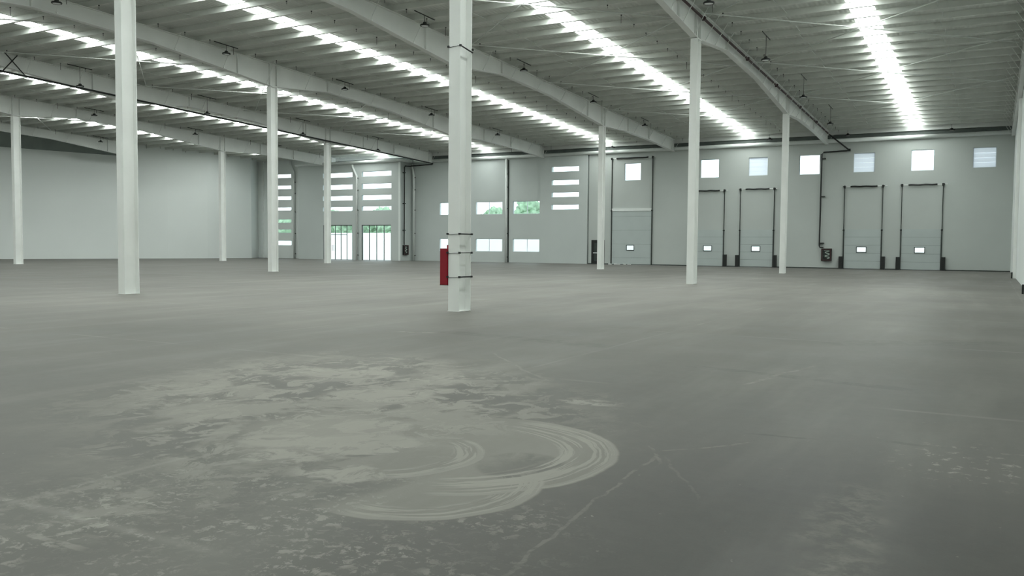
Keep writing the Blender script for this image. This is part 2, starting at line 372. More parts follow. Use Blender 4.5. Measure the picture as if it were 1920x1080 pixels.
boxo('panel_joint', (-39.40, -39.30, W-.03, W, 0, 9.5), M['darkgreen'], wall_far)
boxo('corner_pilaster', (-70.75, -70.40, W-.12, W, 0, 10.7), M['white'], wall_corner)
# dark eave strip over the gutter pipe, light eave beam under the roof edge
boxo('eave_beam', (-50.4, XR, W-.06, W+.1, 10.24, 10.70), M['rafter'], wall_far)
bm = BM(); box(bm, -50.4, XR+.3, W+.12, W+.28, 9.72, 10.8); obj('eave_sheeting', bm, M['recess'], wall_far)
boxo('eave_sheeting', (-63.6, -50.4, W+.12, W+.28, 9.72, 10.8), M['recess'], wall_bay)
boxo('eave_beam', (-63.6, -50.4, W-.06, W+.1, 10.24, 10.70), M['rafter'], wall_bay)
# dark base line
for a, b, y in ((-31.28, XR, W), (-50.4, -36.02, W), (-71.0, -63.6, W)):
    pass

wr = thing('wall_right', (0, 0, 0), 'white wall close on the right edge of the view', 'wall', kind='structure')
boxo('wall_panel', (XR, XR+.3, Y0-.3, W, 0, 13.4), M['wall_left'], wr)
wb_ = thing('wall_behind', (0, 0, 0), 'plain pale wall behind the viewpoint', 'wall', kind='structure')
boxo('wall_panel', (-93.9, XR, Y0-.3, Y0, 0, 13.4), M['wall_left'], wb_)

wl = thing('wall_left', (0, 0, 0), 'plain pale wall running obliquely along the left side', 'wall', kind='structure')
def wall_run(name, pts, z0f, z1f, mt, th=.3, parent=None, off=0):
    bm = BM(); I = []
    for i, (x, y) in enumerate(pts):
        a = Vector(pts[max(i-1, 0)]); b = Vector(pts[min(i+1, len(pts)-1)]); t = (b-a).normalized(); n = Vector((-t.y, t.x))
        p = Vector((x, y))+n*off; q = p+n*th
        I.append([bm.verts.new((*p, z0f(y))), bm.verts.new((*p, z1f(y))), bm.verts.new((*q, z1f(y))), bm.verts.new((*q, z0f(y)))])
    for A, B in zip(I, I[1:]):
        for k in range(4): bm.faces.new((A[k], A[(k+1) % 4], B[(k+1) % 4], B[k]))
    bm.faces.new(I[0]); bm.faces.new(I[-1][::-1])
    return obj(name, bm, mt, parent)
wall_run('wall_panel', LW[2:], lambda y: 0, lambda y: TOP(y)+PD, M['wall_left'], parent=wl)
LA = [LW[0], (-85.0, 22.6), LW[1], LW[2]]
wall_run('wall_panel', LA, lambda y: 0, lambda y: 10.0, M['wall_left'], parent=wl)
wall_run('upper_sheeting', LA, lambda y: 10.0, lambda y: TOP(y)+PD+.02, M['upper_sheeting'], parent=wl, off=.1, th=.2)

# skirting shadow gaps: dark kerb strip at foot of each wall
tag(boxo('baseboard_far', (-31.2, XR, W-.03, W, 0, .07), M['darkgreen']), 'thin dark strip along the foot of the dock wall', 'baseboard', kind='structure')

# ------------------------------------------------------------------ roof deck and skylights
PY = [35.5-1.5425*k for k in range(24, -1, -1)]+[35.5+1.5425*k for k in range(1, 23)]
PY = [y for y in PY if Y0+.15 < y < W-.25]
WN = [0]
SLX = [(ROWX[k]+ROWX[k+1])/2 for k in range(6)]
HW = .50
roof = thing('ceiling', (0, 0, 0), 'grey corrugated metal roof underside, falling gently to the dock wall', 'ceiling', kind='structure')
zd = lambda y: TOP(y)+PD
spans = []; xr = XR
for sx in SLX: spans.append((sx+HW, xr)); xr = sx-HW
YB_ = [Y0]+[p_[1] for p_ in LW[1:-1]]+[W+.2]
def sheet(name, x0, x1, y0, y1, parent):
    bm = BM()
    a = [bm.verts.new(v) for v in ((x0, y0, zd(y0)), (x1, y0, zd(y0)), (x1, y1, zd(y1)), (x0, y1, zd(y1)))]
    b = [bm.verts.new(v.co+Vector((0, 0, .06))) for v in a]
    bm.faces.new(a); bm.faces.new(b)
    for k in range(4): bm.faces.new((a[k], a[(k+1) % 4], b[(k+1) % 4], b[k]))
    return obj(name, bm, M['deck'], parent)
for a, b in spans: sheet('roof_sheet', a, b, Y0-.3, W+.3, roof)
bm = BM()
L = [(x-.3, y) for x, y in LW]; L[0] = (L[0][0], Y0-.3); L[-1] = (L[-1][0], W+.3)
top = []
for x, y in L:
    top.append([bm.verts.new((x, y, zd(y))), bm.verts.new((xr, y, zd(y))), bm.verts.new((xr, y, zd(y)+.06)), bm.verts.new((x, y, zd(y)+.06))])
for A, B in zip(top, top[1:]):
    for k in range(4): bm.faces.new((A[k], A[(k+1) % 4], B[(k+1) % 4], B[k]))
bm.faces.new(top[0]); bm.faces.new(top[-1][::-1])
obj('roof_sheet', bm, M['deck'], roof)
SL_LAB = ['bright skylight strip between the right wall and the pipe-carrying rafter', 'bright skylight strip in the next bay left of the pipe-carrying rafter',
          'bright skylight strip passing behind the head of the centre column', 'bright skylight strip seen behind the top of the second-tallest left column row',
          'bright skylight strip crossed by the dark sprinkler pipe, towards the left', 'bright skylight strip farthest left, ending above the blank left wall']
for sx, lab in zip(SLX, SL_LAB):
    bm = BM(); ys = [Y0]+PY+[W-.3]
    if sx < -60: ys = [Y0]+[y for y in PY if y < 66]
    rows = [(bm.verts.new((sx-HW, y, zd(y)+.02)), bm.verts.new((sx+HW, y, zd(y)+.02))) for y in ys]
    for A, B in zip(rows, rows[1:]): bm.faces.new((A[0], B[0], B[1], A[1]))
    rows2 = [(bm.verts.new((sx-HW, y, zd(y)+.03)), bm.verts.new((sx+HW, y, zd(y)+.03))) for y in (ys[0], ys[-1])]
    bm.faces.new((rows2[0][0], rows2[1][0], rows2[1][1], rows2[0][1]))
    WN[0] += 1; o = obj('window_%d' % WN[0], bm, M['skylight']); tag(o, lab, 'skylight', kind='structure')
    if sx < -60: sheet('roof_sheet', sx-HW, sx+HW, ys[-1], W+.3, roof)

# ------------------------------------------------------------------ purlins (one object each) with small black clips
tries = 0
for i, y in enumerate(PY):
    z = TOP(y); xl = leftx(y)+.05; xh = XR-.02
    bm = BM()
    prism(bm, [(y-.03, z), (y+.11, z), (y+.11, z+.018), (y-.012, z+.018), (y-.012, z+PD-.018), (y+.03, z+PD-.018), (y+.03, z+PD-.002), (y-.07, z+PD-.002), (y-.07, z+PD-.018), (y-.03, z+PD-.018)], xl, xh, 'x')
    nth = len(PY)-i
    p_ = obj('roof_purlin', bm, M['purlin'])
    tag(p_, 'pale roof purlin running crosswise, %s out from the dock wall' % ordinal(nth), 'purlin', 'roof purlins')
    bm = BM(); n = 0
    for k, rx in enumerate(ROWX[1:]):
        for dx, ln in ((.85, .16), (-3.2, .12)):
            x = rx+dx
            if x > xl+.3:
                box(bm, x-.022, x+.022, y-.022, y+.022, z-.04, z-.0); box(bm, x-.007, x+.007, y-.007, y+.007, z-.05-ln*.8-(.22 if (i+k) % 6 == 0 else 0), z-.05); n += 1
    o = obj('hanger_clip', bm, M['black'], p_); o['label'] = 'small black hanger clips'; o['kind'] = 'stuff'

# ------------------------------------------------------------------ rafters
HA = [(-8, .74), (0, 1.28), (4.6, .70), (10.5, .74)]
def depth(y):
    best = .74
    ks = []
    for c in CY: ks += [(c+dy, d) for dy, d in HA]
    ks = [k for k in ks if k[0] < CY[-1]+1]+[(58.6, .98), (64, .92), (W, 1.02)]
    ks.sort()
    for (a, da), (b, db) in zip(ks, ks[1:]):
        if a <= y <= b: return da+(db-da)*(y-a)/(b-a)
    return ks[0][1] if y < ks[0][0] else ks[-1][1]
KEY = sorted({Y0+.05, *[c+dy for c in CY for dy in (-8, 0, 4.6)], 58.6, 64.0, W-.16})
KEY = [k for k in KEY if Y0 <= k < W-.1]
def slab(name, x0, x1, ys, zb, zt, mt, parent):
    bm = BM(); R_ = [[bm.verts.new((x0, y, zb(y))), bm.verts.new((x1, y, zb(y))), bm.verts.new((x1, y, zt(y))), bm.verts.new((x0, y, zt(y)))] for y in ys]
    for A, B in zip(R_, R_[1:]):
        for k in range(4): bm.faces.new((A[k], A[(k+1) % 4], B[(k+1) % 4], B[k]))
    bm.faces.new(R_[0]); bm.faces.new(R_[-1][::-1])
    return obj(name, bm, mt, parent)
def rafter(x, label, yend=W-.16, step=2, sides=(1,), hw=.14):
    t = thing('roof_rafter', (x, 0, 0), label, 'rafter')
    ys = [k for k in KEY if k < yend-.3]+[yend]
    TZ = lambda y: TOP(y)-.012
    bot = lambda y: TOP(y)-depth(y)
    slab('top_flange', -hw, hw, ys, lambda y: TZ(y)-.03, TZ, M['rafter'], t)
    slab('web', -.012, .012, ys, lambda y: bot(y)+.02, lambda y: TZ(y)-.02, M['rafter'], t)
    slab('bottom_flange', -hw, hw, ys, bot, lambda y: bot(y)+.03, M['rafter'], t)
    st = []
    for c in CY:
        st += [(c-2.6, .015), (c-.26, .015), (c+.26, .015), (c+4.6, .05)]
    st += [(63.5, .05), (W-.9, .015)]
    if yend < W-1: st.append((yend-.02, .015))
    for y, th in st:
        if Y0+.1 < y < yend: boxo('stiffener_plate', (-hw+.01, hw-.01, y-th, y+th, bot(y)+.01, TZ(y)-.01), M['rafter'], t)
    for i, y in enumerate(PY):
        if y > yend or i % step or y < 12: continue
        for s in sides:
            bm = BM(); tube(bm, [(s*.1, y, bot(y)+.05), (s*(.12+.62*min(1, depth(y)-.1)), y, TOP(y)-.005)], .014, 6); obj('fly_brace', bm, M['rafter'], t)
    bm = BM()
    y = 14.0
    while y < yend-.3:
        for s in (-1, 1): box(bm, s*.1-.03, s*.1+.03, y-.03, y+.03, bot(y)+.03, bot(y)+.10)
        y += 3.08
    o = obj('bolt_cluster', bm, M['steel'], t); o['kind'] = 'stuff'
    return t
rafter(XA, 'tapered steel rafter carrying a dark red pipe, over the columns right of centre', step=1, sides=(1, -1))
rafter(XB, 'tapered steel rafter passing behind the head of the centre column')
rafter(XC, 'tapered steel rafter resting on the tall column left of the centre column')
rafter(XD, 'tapered steel rafter with a dark pipe along its lower edge')
rafter(XE, 'tapered steel rafter resting on the two thin far-left columns')
rafter(XF, 'short-looking steel rafter at far left under the dark roof corner', yend=55.0)
rafter(1.13, 'steel rafter hugging the right wall', step=1, sides=(-1,), hw=.10)

# ------------------------------------------------------------------ columns: H section, flanges facing the dock wall
CW, CD = .31, .52
def column(x, y, label, base=True, w_=CW):
    t = thing('steel_column', (x, y, 0), label, 'column')
    h = TOP(y)-depth(y)-.001
    bm = BM()
    e = CD/2; fl = .022; hw = w_/2
    prof = [(-hw, -e), (hw, -e), (hw, -e+fl), (.009, -e+fl), (.009, e-fl), (hw, e-fl), (hw, e), (-hw, e), (-hw, e-fl), (-.009, e-fl), (-.009, -e+fl), (-hw, -e+fl)]
    A = [bm.verts.new((u, v, .015)) for u, v in prof]; B = [bm.verts.new((u, v, h-.02)) for u, v in prof]
    n = len(prof)
    for k in range(n): bm.faces.new((A[k], A[(k+1) % n], B[(k+1) % n], B[k]))
    bm.faces.new(A[::-1]); bm.faces.new(B)
    obj('column_shaft', bm, M['steel'], t)
    boxo('base_plate', (-hw-.01, hw+.01, -e-.01, e+.01, 0, .016), M['steel'], t)
    boxo('cap_plate', (-hw-.01, hw+.01, -e-.03, e+.03, h-.022, h), M['steel'], t)
    return t
cA1 = column(XA, CY[1], 'nearest white steel column in the centre, ringed by black bars beside a red box')
column(XA, CY[2], 'second white steel column under the pipe-carrying rafter, right of centre')
column(XA, CY[3], 'third and farthest white steel column under the pipe-carrying rafter')
column(XB, CY[1], 'tall wide white steel column at left, cut off by the top of the picture')
column(XB, CY[2], 'white steel column hidden behind the centre column, on the next row')
column(XB, CY[3], 'white steel column standing in front of the small dark door beside the tall dock door')
column(XC, CY[2], 'white steel column midway between the tall left column and the centre column')
column(XC, CY[3], 'far white steel column hidden behind the centre column')
column(XD, CY[2], 'white steel column hidden behind the tall left column')
column(XD, CY[3], 'slim far white steel column in front of the glazed entrance')
column(XE, CY[2], 'white steel column nearest the left edge, before the blank wall')
column(XE, CY[3], 'slimmest white steel column, before the right end of the blank left wall')
for y, lab in ((CY[2], 'white wall column on the right wall, nearest the viewer'), (CY[3], 'white wall column on the right wall, nearest the dock wall')):
    t = thing('wall_column', (1.168, y, 0), lab, 'column'); h = TOP(y)-depth(y)
    bm = BM(); hw = .078
    for s in (-1, 1): box(bm, -hw, hw, s*(.26-.011)-.011, s*(.26-.011)+.011, 0, h-.01)
    box(bm, .0, .012, -.24, .24, 0, h-.01); obj('column_shaft', bm, M['steel'], t)
    boxo('foot_gusset', (-hw-.07, -hw, -.30, -.27, 0, .34), M['black'], t)

# black tie bars round the centre column
for z, dz in ((.83, 0), (1.41, 0), (1.86, 0), (6.29, -.07)):
    x1 = CW/2+.015; e = CD/2
    bm = BM(); tube(bm, [(x1, -e-.01, z), (x1, e+.01, z+dz)], .017 if z != 1.41 else .010, 8)
    b_ = obj('tie_bar', bm, M['black'], cA1); b_['label'] = 'black tie bar across the open side'
    bm = BM(); tube(bm, [(-x1+.0, -e-.012, z-.02), (x1, -e-.012, z)], .006, 6); obj('tie_wire', bm, M['black'], cA1)
    bm = BM()
    for px, py in ((x1, -e-.012), (x1, e+.01), (-x1, -e-.012)): box(bm, px-.022, px+.022, py-.022, py+.022, z-.022, z+.022)
    obj('clamp_bolt', bm, M['black'], b_)

# red box on the centre column's left edge
t = thing('red_equipment_box', (XA-CW/2-.125, CY[1]-.12, .64), 'dark red upright metal box fixed to the left edge of the centre column', 'box')
boxo('box_body', (-.10, .115, -.16, .14, 0, .87), M['red'], t)
boxo('back_plate', (-.075, .115, .10, .125, .87, .955), M['red'], t)
boxo('hinged_front', (-.085, .105, -.172, -.16, .03, .84), M['red'], t)
boxo('bottom_lip', (-.102, .117, -.165, .142, -.015, 0), M['black'], t)

# ------------------------------------------------------------------ high bay lamps
def lamp_proto():
    t = thing('high_bay_lamp', (0, 0, 0), '', 'lamp')
    bm = BM(); lathe(bm, [(.06, .02), (.20, .015), (.215, -.02), (.20, -.055), (.17, -.055), (.165, -.03)], 24); hs = obj('lamp_housing', bm, M['black'], t, True)
    bm = BM(); lathe(bm, [(.165, -.036), (.165, -.046)], 24); obj('lamp_lens', bm, M['lens'], hs)
    bm = BM(); lathe(bm, [(.09, .015), (.09, .10), (.05, .13), (.02, .14)], 16); obj('driver_case', bm, M['black'], t, True)
    return t
def lamp(x, y, label, drop, bar=True, proto=[None], group=None):
    z = TOP(y)-drop
    if proto[0] is None: proto[0] = lamp_proto(); t = proto[0]; t.location = (x, y, z)
    else: t = copy_tree(proto[0], (x, y, z)); 
    for k in kids(t):
        if k.name.startswith(('suspension', 'mounting')): COL.objects.unlink(k)
    t['label'] = label
    if group: t['group'] = group
    bm = BM(); tube(bm, [(0, 0, .13), (0, 0, drop-.03)], .012, 6)
    obj('suspension_rod', bm, M['black'], t)
    if bar:
        s = .034*.78
        bm = BM(); tube(bm, [(0, -.78, drop+s-.03), (0, .78, drop-s-.03)], .024, 6); obj('mounting_bar', bm, M['black'], t)
    return t
LY = [22.7, 31.9, 41.2, 50.5, 59.8]
LAMPS = []
for x, d, ys, txt in ((XA+1.75, 1.12, [0, 1, 2, 3, 4], 'right of the pipe-carrying rafter'), (XB+1.1, .45, [0, 1, 2, 3, 4], 'by the rafter behind the centre column'),
                      (XC+.9, .45, [0, 1, 2, 3, 4], 'by the rafter left of the centre column'), (XD+1.1, 1.12, [1, 2, 3, 4], 'beside the rafter with the low dark pipe'),
                      (XE+1.3, .45, [2, 3, 4], 'beside the far-left rafter'), (XF+1.1, .45, [3], 'beneath the dark far-left roof corner')):
    vis = [k for k in ys]
    order = {0: 'nearest', 1: 'second', 2: 'third', 3: 'fourth', 4: 'farthest'}
    for k in vis:
        pos = order[k] if len(vis) == 5 else ['nearest', 'second', 'third', 'farthest'][vis.index(k)] if len(vis) == 4 else ['nearest', 'middle', 'farthest'][vis.index(k)] if len(vis) == 3 else 'single'
        lamp(x, LY[k], 'black high bay lamp, %s of its line, %s' % (pos, txt), d, True, group='high bay lamps')
for x, txt in ((-28.85, 'above the tall dock door'), (-15.5, 'above the second short dock door'), (-9.7, 'above the horizontal red pipe'), (-2.7, 'close above the last square windows')):
    lamp(x, PY[-1], 'small black lamp at the roof edge '+txt, .42, False, group='high bay lamps')

# ------------------------------------------------------------------ roof tie rods
def rodthing(name, pts, rad, label, cat, group=None, mt='rod'):
    bm = BM(); tube(bm, pts, rad, 6); return tag(obj(name, bm, M[mt]), label, cat, group)
for k in (0, 1, 3, 5):
    xa, xb = ROWX[k+1]+.15, ROWX[k]-.15
    for c in (22.8, 32.0, 41.3, 50.5, 59.7):
        for s in (-1, 1):
            ya, yb = c-s*5.15, c+s*5.15
            if k == 5 and max(ya, yb) > 55: continue
            rodthing('cross_brace_rod', [(xa, ya, TOP(ya)-.06-.05*(s+1)), (xb, yb, TOP(yb)-.06-.05*(s+1))], .024, '%s-slanting brace rod, %s pair from the dock wall, %s' % ('right' if s > 0 else 'left', ordinal(1+int((59.8-c)/9)), BAY[k]), 'bracing rod', 'roof cross braces')
for k in range(6):
    for dx in (3.15, 9.05):
        x = ROWX[k+1]+dx
        if x < -66: continue
        ys = [Y0+.4]+[y for y in PY if y > 0]+[W-.5]
        bm = BM()
        for i, (a, b) in enumerate(zip(PY, PY[1:])):
            if a < 8: continue
            o_ = .06 if i % 2 else -.06
            tube(bm, [(x+o_, a, TOP(a)+.06), (x+o_, b, TOP(b)+.10)], .013, 5)
        tag(obj('sag_rod_line', bm, M['rod']), 'line of thin pale sag rods %s of the %s' % ('left' if dx < 6 else 'right', BAY[k]), 'sag rod', 'sag rod lines')

# ------------------------------------------------------------------ sprinkler / hydrant pipes
pz = lambda y: 12.48-.0325*y
xp = XA+.24
t = thing('hydrant_pipe', (0, 0, 0), 'dark red pipe along the rafter then down the dock wall to a cabinet', 'pipe')
bm = BM(); tube(bm, [(xp, 9.0, pz(9)), (xp, 30, pz(30)), (xp, 50, pz(50)), (xp, W-.7, pz(W-.7)-.05)], .055, 10)
obj('pipe_run', bm, M['pipe'], t)
bm = BM(); tube(bm, [(xp, W-.7, pz(W-.7)-.05), (-9.62, W-.16, 9.03), (-9.75, W-.16, 8.98), (-11.45, W-.16, 8.93), (-11.58, W-.16, 8.80), (-11.60, W-.16, 1.75), (-11.55, W-.16, 1.62), (-11.3, W-.16, 1.62)], .055, 10)
obj('pipe_riser', bm, M['black'], t)
for y in (36.3, 43.9, 50.6, 57.6, 63.5): boxo('pipe_coupling', (xp-.075, xp+.075, y-.09, y+.09, pz(y)-.075, pz(y)+.075), M['pipe'], t)
for z in (8.45, 5.55, 1.95): boxo('pipe_clamp', (-11.62, -11.28, W-.2, W-.001, z-.035, z+.035), M['black'], t)
boxo('pipe_coupling', (-9.72, -9.52, W-.25, W-.07, 8.94, 9.12), M['black'], t)
qz = lambda y: 11.86-.0343*y
xq = XD+.22
t = thing('sprinkler_pipe', (0, 0, 0), 'dark pipe along the lower edge of the left rafter, turning down beside the projecting bay', 'pipe')
bm = BM(); tube(bm, [(xq, 9, qz(9)), (xq, 30, qz(30)), (xq, 50, qz(50)), (xq, W-.45, qz(W-.45))], .055, 10); obj('pipe_run', bm, M['black'], t)
bm = BM(); tube(bm, [(xq, W-.45, qz(W-.45)), (xq-.1, W-.35, 9.40), (-50.1, W-.35, 9.33), (-50.22, W-.5, 9.3), (-50.22, 68.55, 9.25), (-50.22, 68.45, 9.1), (-50.22, 68.4, 1.57)], .055, 10); obj('pipe_riser', bm, M['black'], t)
for z in (8.6, 5.6, 3.0): boxo('pipe_clamp', (-50.399, -50.15, 68.36, 68.56, z-.04, z+.04), M['black'], t)
for (ya, za), (yb, zb) in (((27.9, qz(27.9)), (28.75, TOP(28.75))), ((29.2, qz(29.2)), (28.05, TOP(28.05)))):
    bm = BM(); tube(bm, [(xq, ya, za), (xq, yb, zb)], .03, 6); obj('hanger_strut', bm, M['black'], t)

def cabinet(x, y, rot, label):
    t = thing('fire_hose_cabinet', (x, y, .58), label, 'cabinet'); t.rotation_euler.z = rot
    # local: front faces -y, back at y=0
    bm = BM(); box(bm, -.38, .38, -.02, -.001, 0, .96); box(bm, -.38, -.30, -.2, -.02, 0, .96); box(bm, .30, .38, -.2, -.02, 0, .96); box(bm, -.30, .30, -.2, -.02, 0, .07); box(bm, -.30, .30, -.2, -.02, .89, .96)
    obj('cabinet_body', bm, M['black'], t)
    bm = BM()
    box(bm, -.36, -.27, -.22, -.2, .02, .94); box(bm, .27, .36, -.22, -.2, .02, .94); box(bm, -.27, .27, -.22, -.2, .02, .11); box(bm, -.27, .27, -.22, -.2, .85, .94)
    df = obj('door_frame', bm, M['pipe'], t)
    boxo('door_glass', (-.27, .27, -.212, -.206, .11, .85), M['glass'], df)
    pts = []
    for k in range(60):
        u = k/59; pts.append((.06+.16*math.sin(u*14), -.10, .18+.60*u))
    bm = BM(); tube(bm, pts, .035, 6); obj('hose', bm, M['hose'], t, True)
    boxo('hose_rack', (-.2, .2, -.06, -.021, .78, .82), M['hose'], t)
    return t
cabinet(-11.07, W, 0, 'black-framed glass hose cabinet on the dock wall between the dock doors')
cabinet(-50.4, 68.75, PI/2, 'black-framed hose cabinet on the side of the projecting bay by the entrance')

# ------------------------------------------------------------------ gutter pipes and downspouts
t = thing('gutter_pipe', (0, 0, 0), 'long white pipe running along the top of the dock wall', 'pipe')
bm = BM(); tube(bm, [(XR-.1, W-.16, 9.77), (-50.05, W-.16, 9.77)], .15, 12); obj('pipe_run', bm, M['white'], t, True)
t = thing('gutter_pipe', (0, 0, 0), 'white pipe along the top of the projecting bay at left', 'pipe')
bm = BM(); tube(bm, [(-50.21, W-.18, 9.77), (-50.21, YB-.1, 9.77), (-50.4, YB-.17, 9.77), (-63.8, YB-.17, 9.77)], .15, 12); obj('pipe_run', bm, M['white'], t, True)
for x, y, lab, z1 in ((-65.85, W-.13, 'white downspout in the corner left of the projecting bay', 10.5), (-57.25*SB-.0, YB-.13, 'white downspout between the two glazed entrances', 9.60), (-50.05, W-.13, 'white downspout in the inner corner right of the hose cabinet', 9.60), (-39.52, W-.13, 'white downspout between the two pairs of office windows', 9.7)):
    kink = x != -39.52; kx = .18 if x == -50.05 else .5
    t = thing('downspout', (x, y, 0), lab, 'pipe')
    bm = BM()
    P_ = [(0, 0, 0), (0, 0, z1-1.4), (0, 0, z1-1.2), (-kx, 0, z1-.35), (-kx*1.05, 0, z1-.2), (-kx*1.05, 0, z1-.04)] if kink else [(0, 0, 0), (0, 0, z1-.1)]
    tube(bm, P_, .11, 10); obj('pipe_length', bm, M['white'], t, True)
    for z in (.5, 2.7, 5.0, 7.0, 8.2): boxo('pipe_strap', (-.02, .16, -.03, .092, z-.04, z+.04), M['darkgreen'], t)

# ------------------------------------------------------------------ windows
def window(x0, x1, z0, z1, y, label, mull=0, frame='black', fw=.035, kind='clear', yoff=.10):
    WN[0] += 1
    t = thing('window_%d' % WN[0], ((x0+x1)/2, y+yoff, z0), label, 'window', kind='structure')
    hw = (x1-x0)/2; h = z1-z0
    bm = BM(); box(bm, -hw, hw, -.03, .03, 0, fw); box(bm, -hw, hw, -.03, .03, h-fw, h); box(bm, -hw, -hw+fw, -.03, .03, fw, h-fw); box(bm, hw-fw, hw, -.03, .03, fw, h-fw)
    obj('window_frame', bm, M[frame], t)
    for k in range(mull):
        x = -hw+2*hw*(k+1)/(mull+1); boxo('mullion', (x-.02, x+.02, -.025, .025, fw, h-fw), M[frame], t)
    if kind == 'clear': boxo('window_pane', (-hw+fw, hw-fw, -.005, .005, fw, h-fw), M['glass'], t)
    else:
        n = 4
        for k in range(n):
            a = fw+(h-2*fw)*k/n; b = fw+(h-2*fw)*(k+1)/n
            bm = BM(); v_ = [bm.verts.new(q) for q in ((-hw+fw, -.02, a), (hw-fw, -.02, a), (hw-fw, .02, b), (-hw+fw, .02, b))]; bm.faces.new(v_); obj('louver_blade', bm, M['louver_sheet'], t)
    return t
sqt = ['bright square window above the tall dock door', 'bright square window above the dock door half hidden by a column', 'white louvred square vent above the second short dock door', 'bright square window left of the black riser pipe',
       'white louvred square vent right of the black riser pipe', 'bright square window between two louvred vents at right', 'white louvred square vent nearest the right wall']
for (a, b, c, d, k), lab in zip(SQ, sqt): window(a, b, c, d, W, lab, 0, 'louver', .04, k)
wt = ['upper office window mostly hidden by the centre column', 'lower office window mostly hidden by the centre column and red box', 'upper two-pane window just right of the centre column, bluish view', 'lower two-pane window just right of the centre column',
      'upper two-pane window with green trees, next to the panel of slit windows', 'lower two-pane window next to the panel of slit windows']
for (a, b, c, d), lab in zip(WI, wt): window(a, b, c, d, W, lab, 1, 'louver')
num = ['top', 'second', 'third', 'lowest']
for k, q in enumerate(ST): window(*q, W-.14, '%s slit window of the stack of four right of the office windows' % num[k], 0, 'louver', .03)
for k, q in enumerate(LS): window(*q, YB, '%s slit window above the fully visible glazed entrance' % num[k], 0, 'louver', .03)
for k, q in enumerate(MS): window(*q, YB, '%s slit window above the column-covered glazed entrance' % num[k], 0, 'louver', .03)
n7 = ['top', 'second from top', 'third from top', 'middle', 'third from bottom', 'second from bottom', 'bottom']
for k, q in enumerate(KS): window(*q, W, '%s slit window of the stack of seven in the far left corner' % n7[k], 0, 'louver', .03)

# ------------------------------------------------------------------ glazed entrances
DN = [0]
def glazed(x0, x1, z1, y, label, bays, open_):
    DN[0] += 1
    t = thing('door_%d' % DN[0], ((x0+x1)/2, y+.1, 0), label, 'door', kind='structure')
    hw = (x1-x0)/2; zt = 2.55
    bm = BM(); box(bm, -hw, hw, -.04, .04, z1-.07, z1); box(bm, -hw, -hw+.06, -.04, .04, 0, z1-.07); box(bm, hw-.06, hw, -.04, .04, 0, z1-.07); obj('door_frame', bm, M['darkgreen'], t)
    for k in range(1, bays):
        x = -hw+2*hw*k/bays; boxo('mullion', (x-.025, x+.025, -.03, .03, 0, z1-.07), M['darkgreen'], t)
    for k in range(bays):
        a = -hw+2*hw*k/bays+.03; b = -hw+2*hw*(k+1)/bays-.03
        if k in open_: boxo('transom', (a, b, -.03, .03, zt-.03, zt+.03), M['black'], t)
        boxo('glass_pane', (a, b, -.005, .005, .02, z1-.08), M['glass'], t)
    for x in (-.12, .12) if open_ else ():
        boxo('door_pull', (x-.012+(-hw/3), x+.012+(-hw/3), -.08, -.04, .9, 1.5), M['black'], t)
    return t
glazed(*GL[0][:2], GL[0][3], YB, 'glazed entrance partly covered by the slim far column, with dark transom', 5, (0, 1, 2, 3))
glazed(*GL[1][:2], GL[1][3], YB, 'fully visible four-bay glazed entrance of the projecting bay', 4, ())

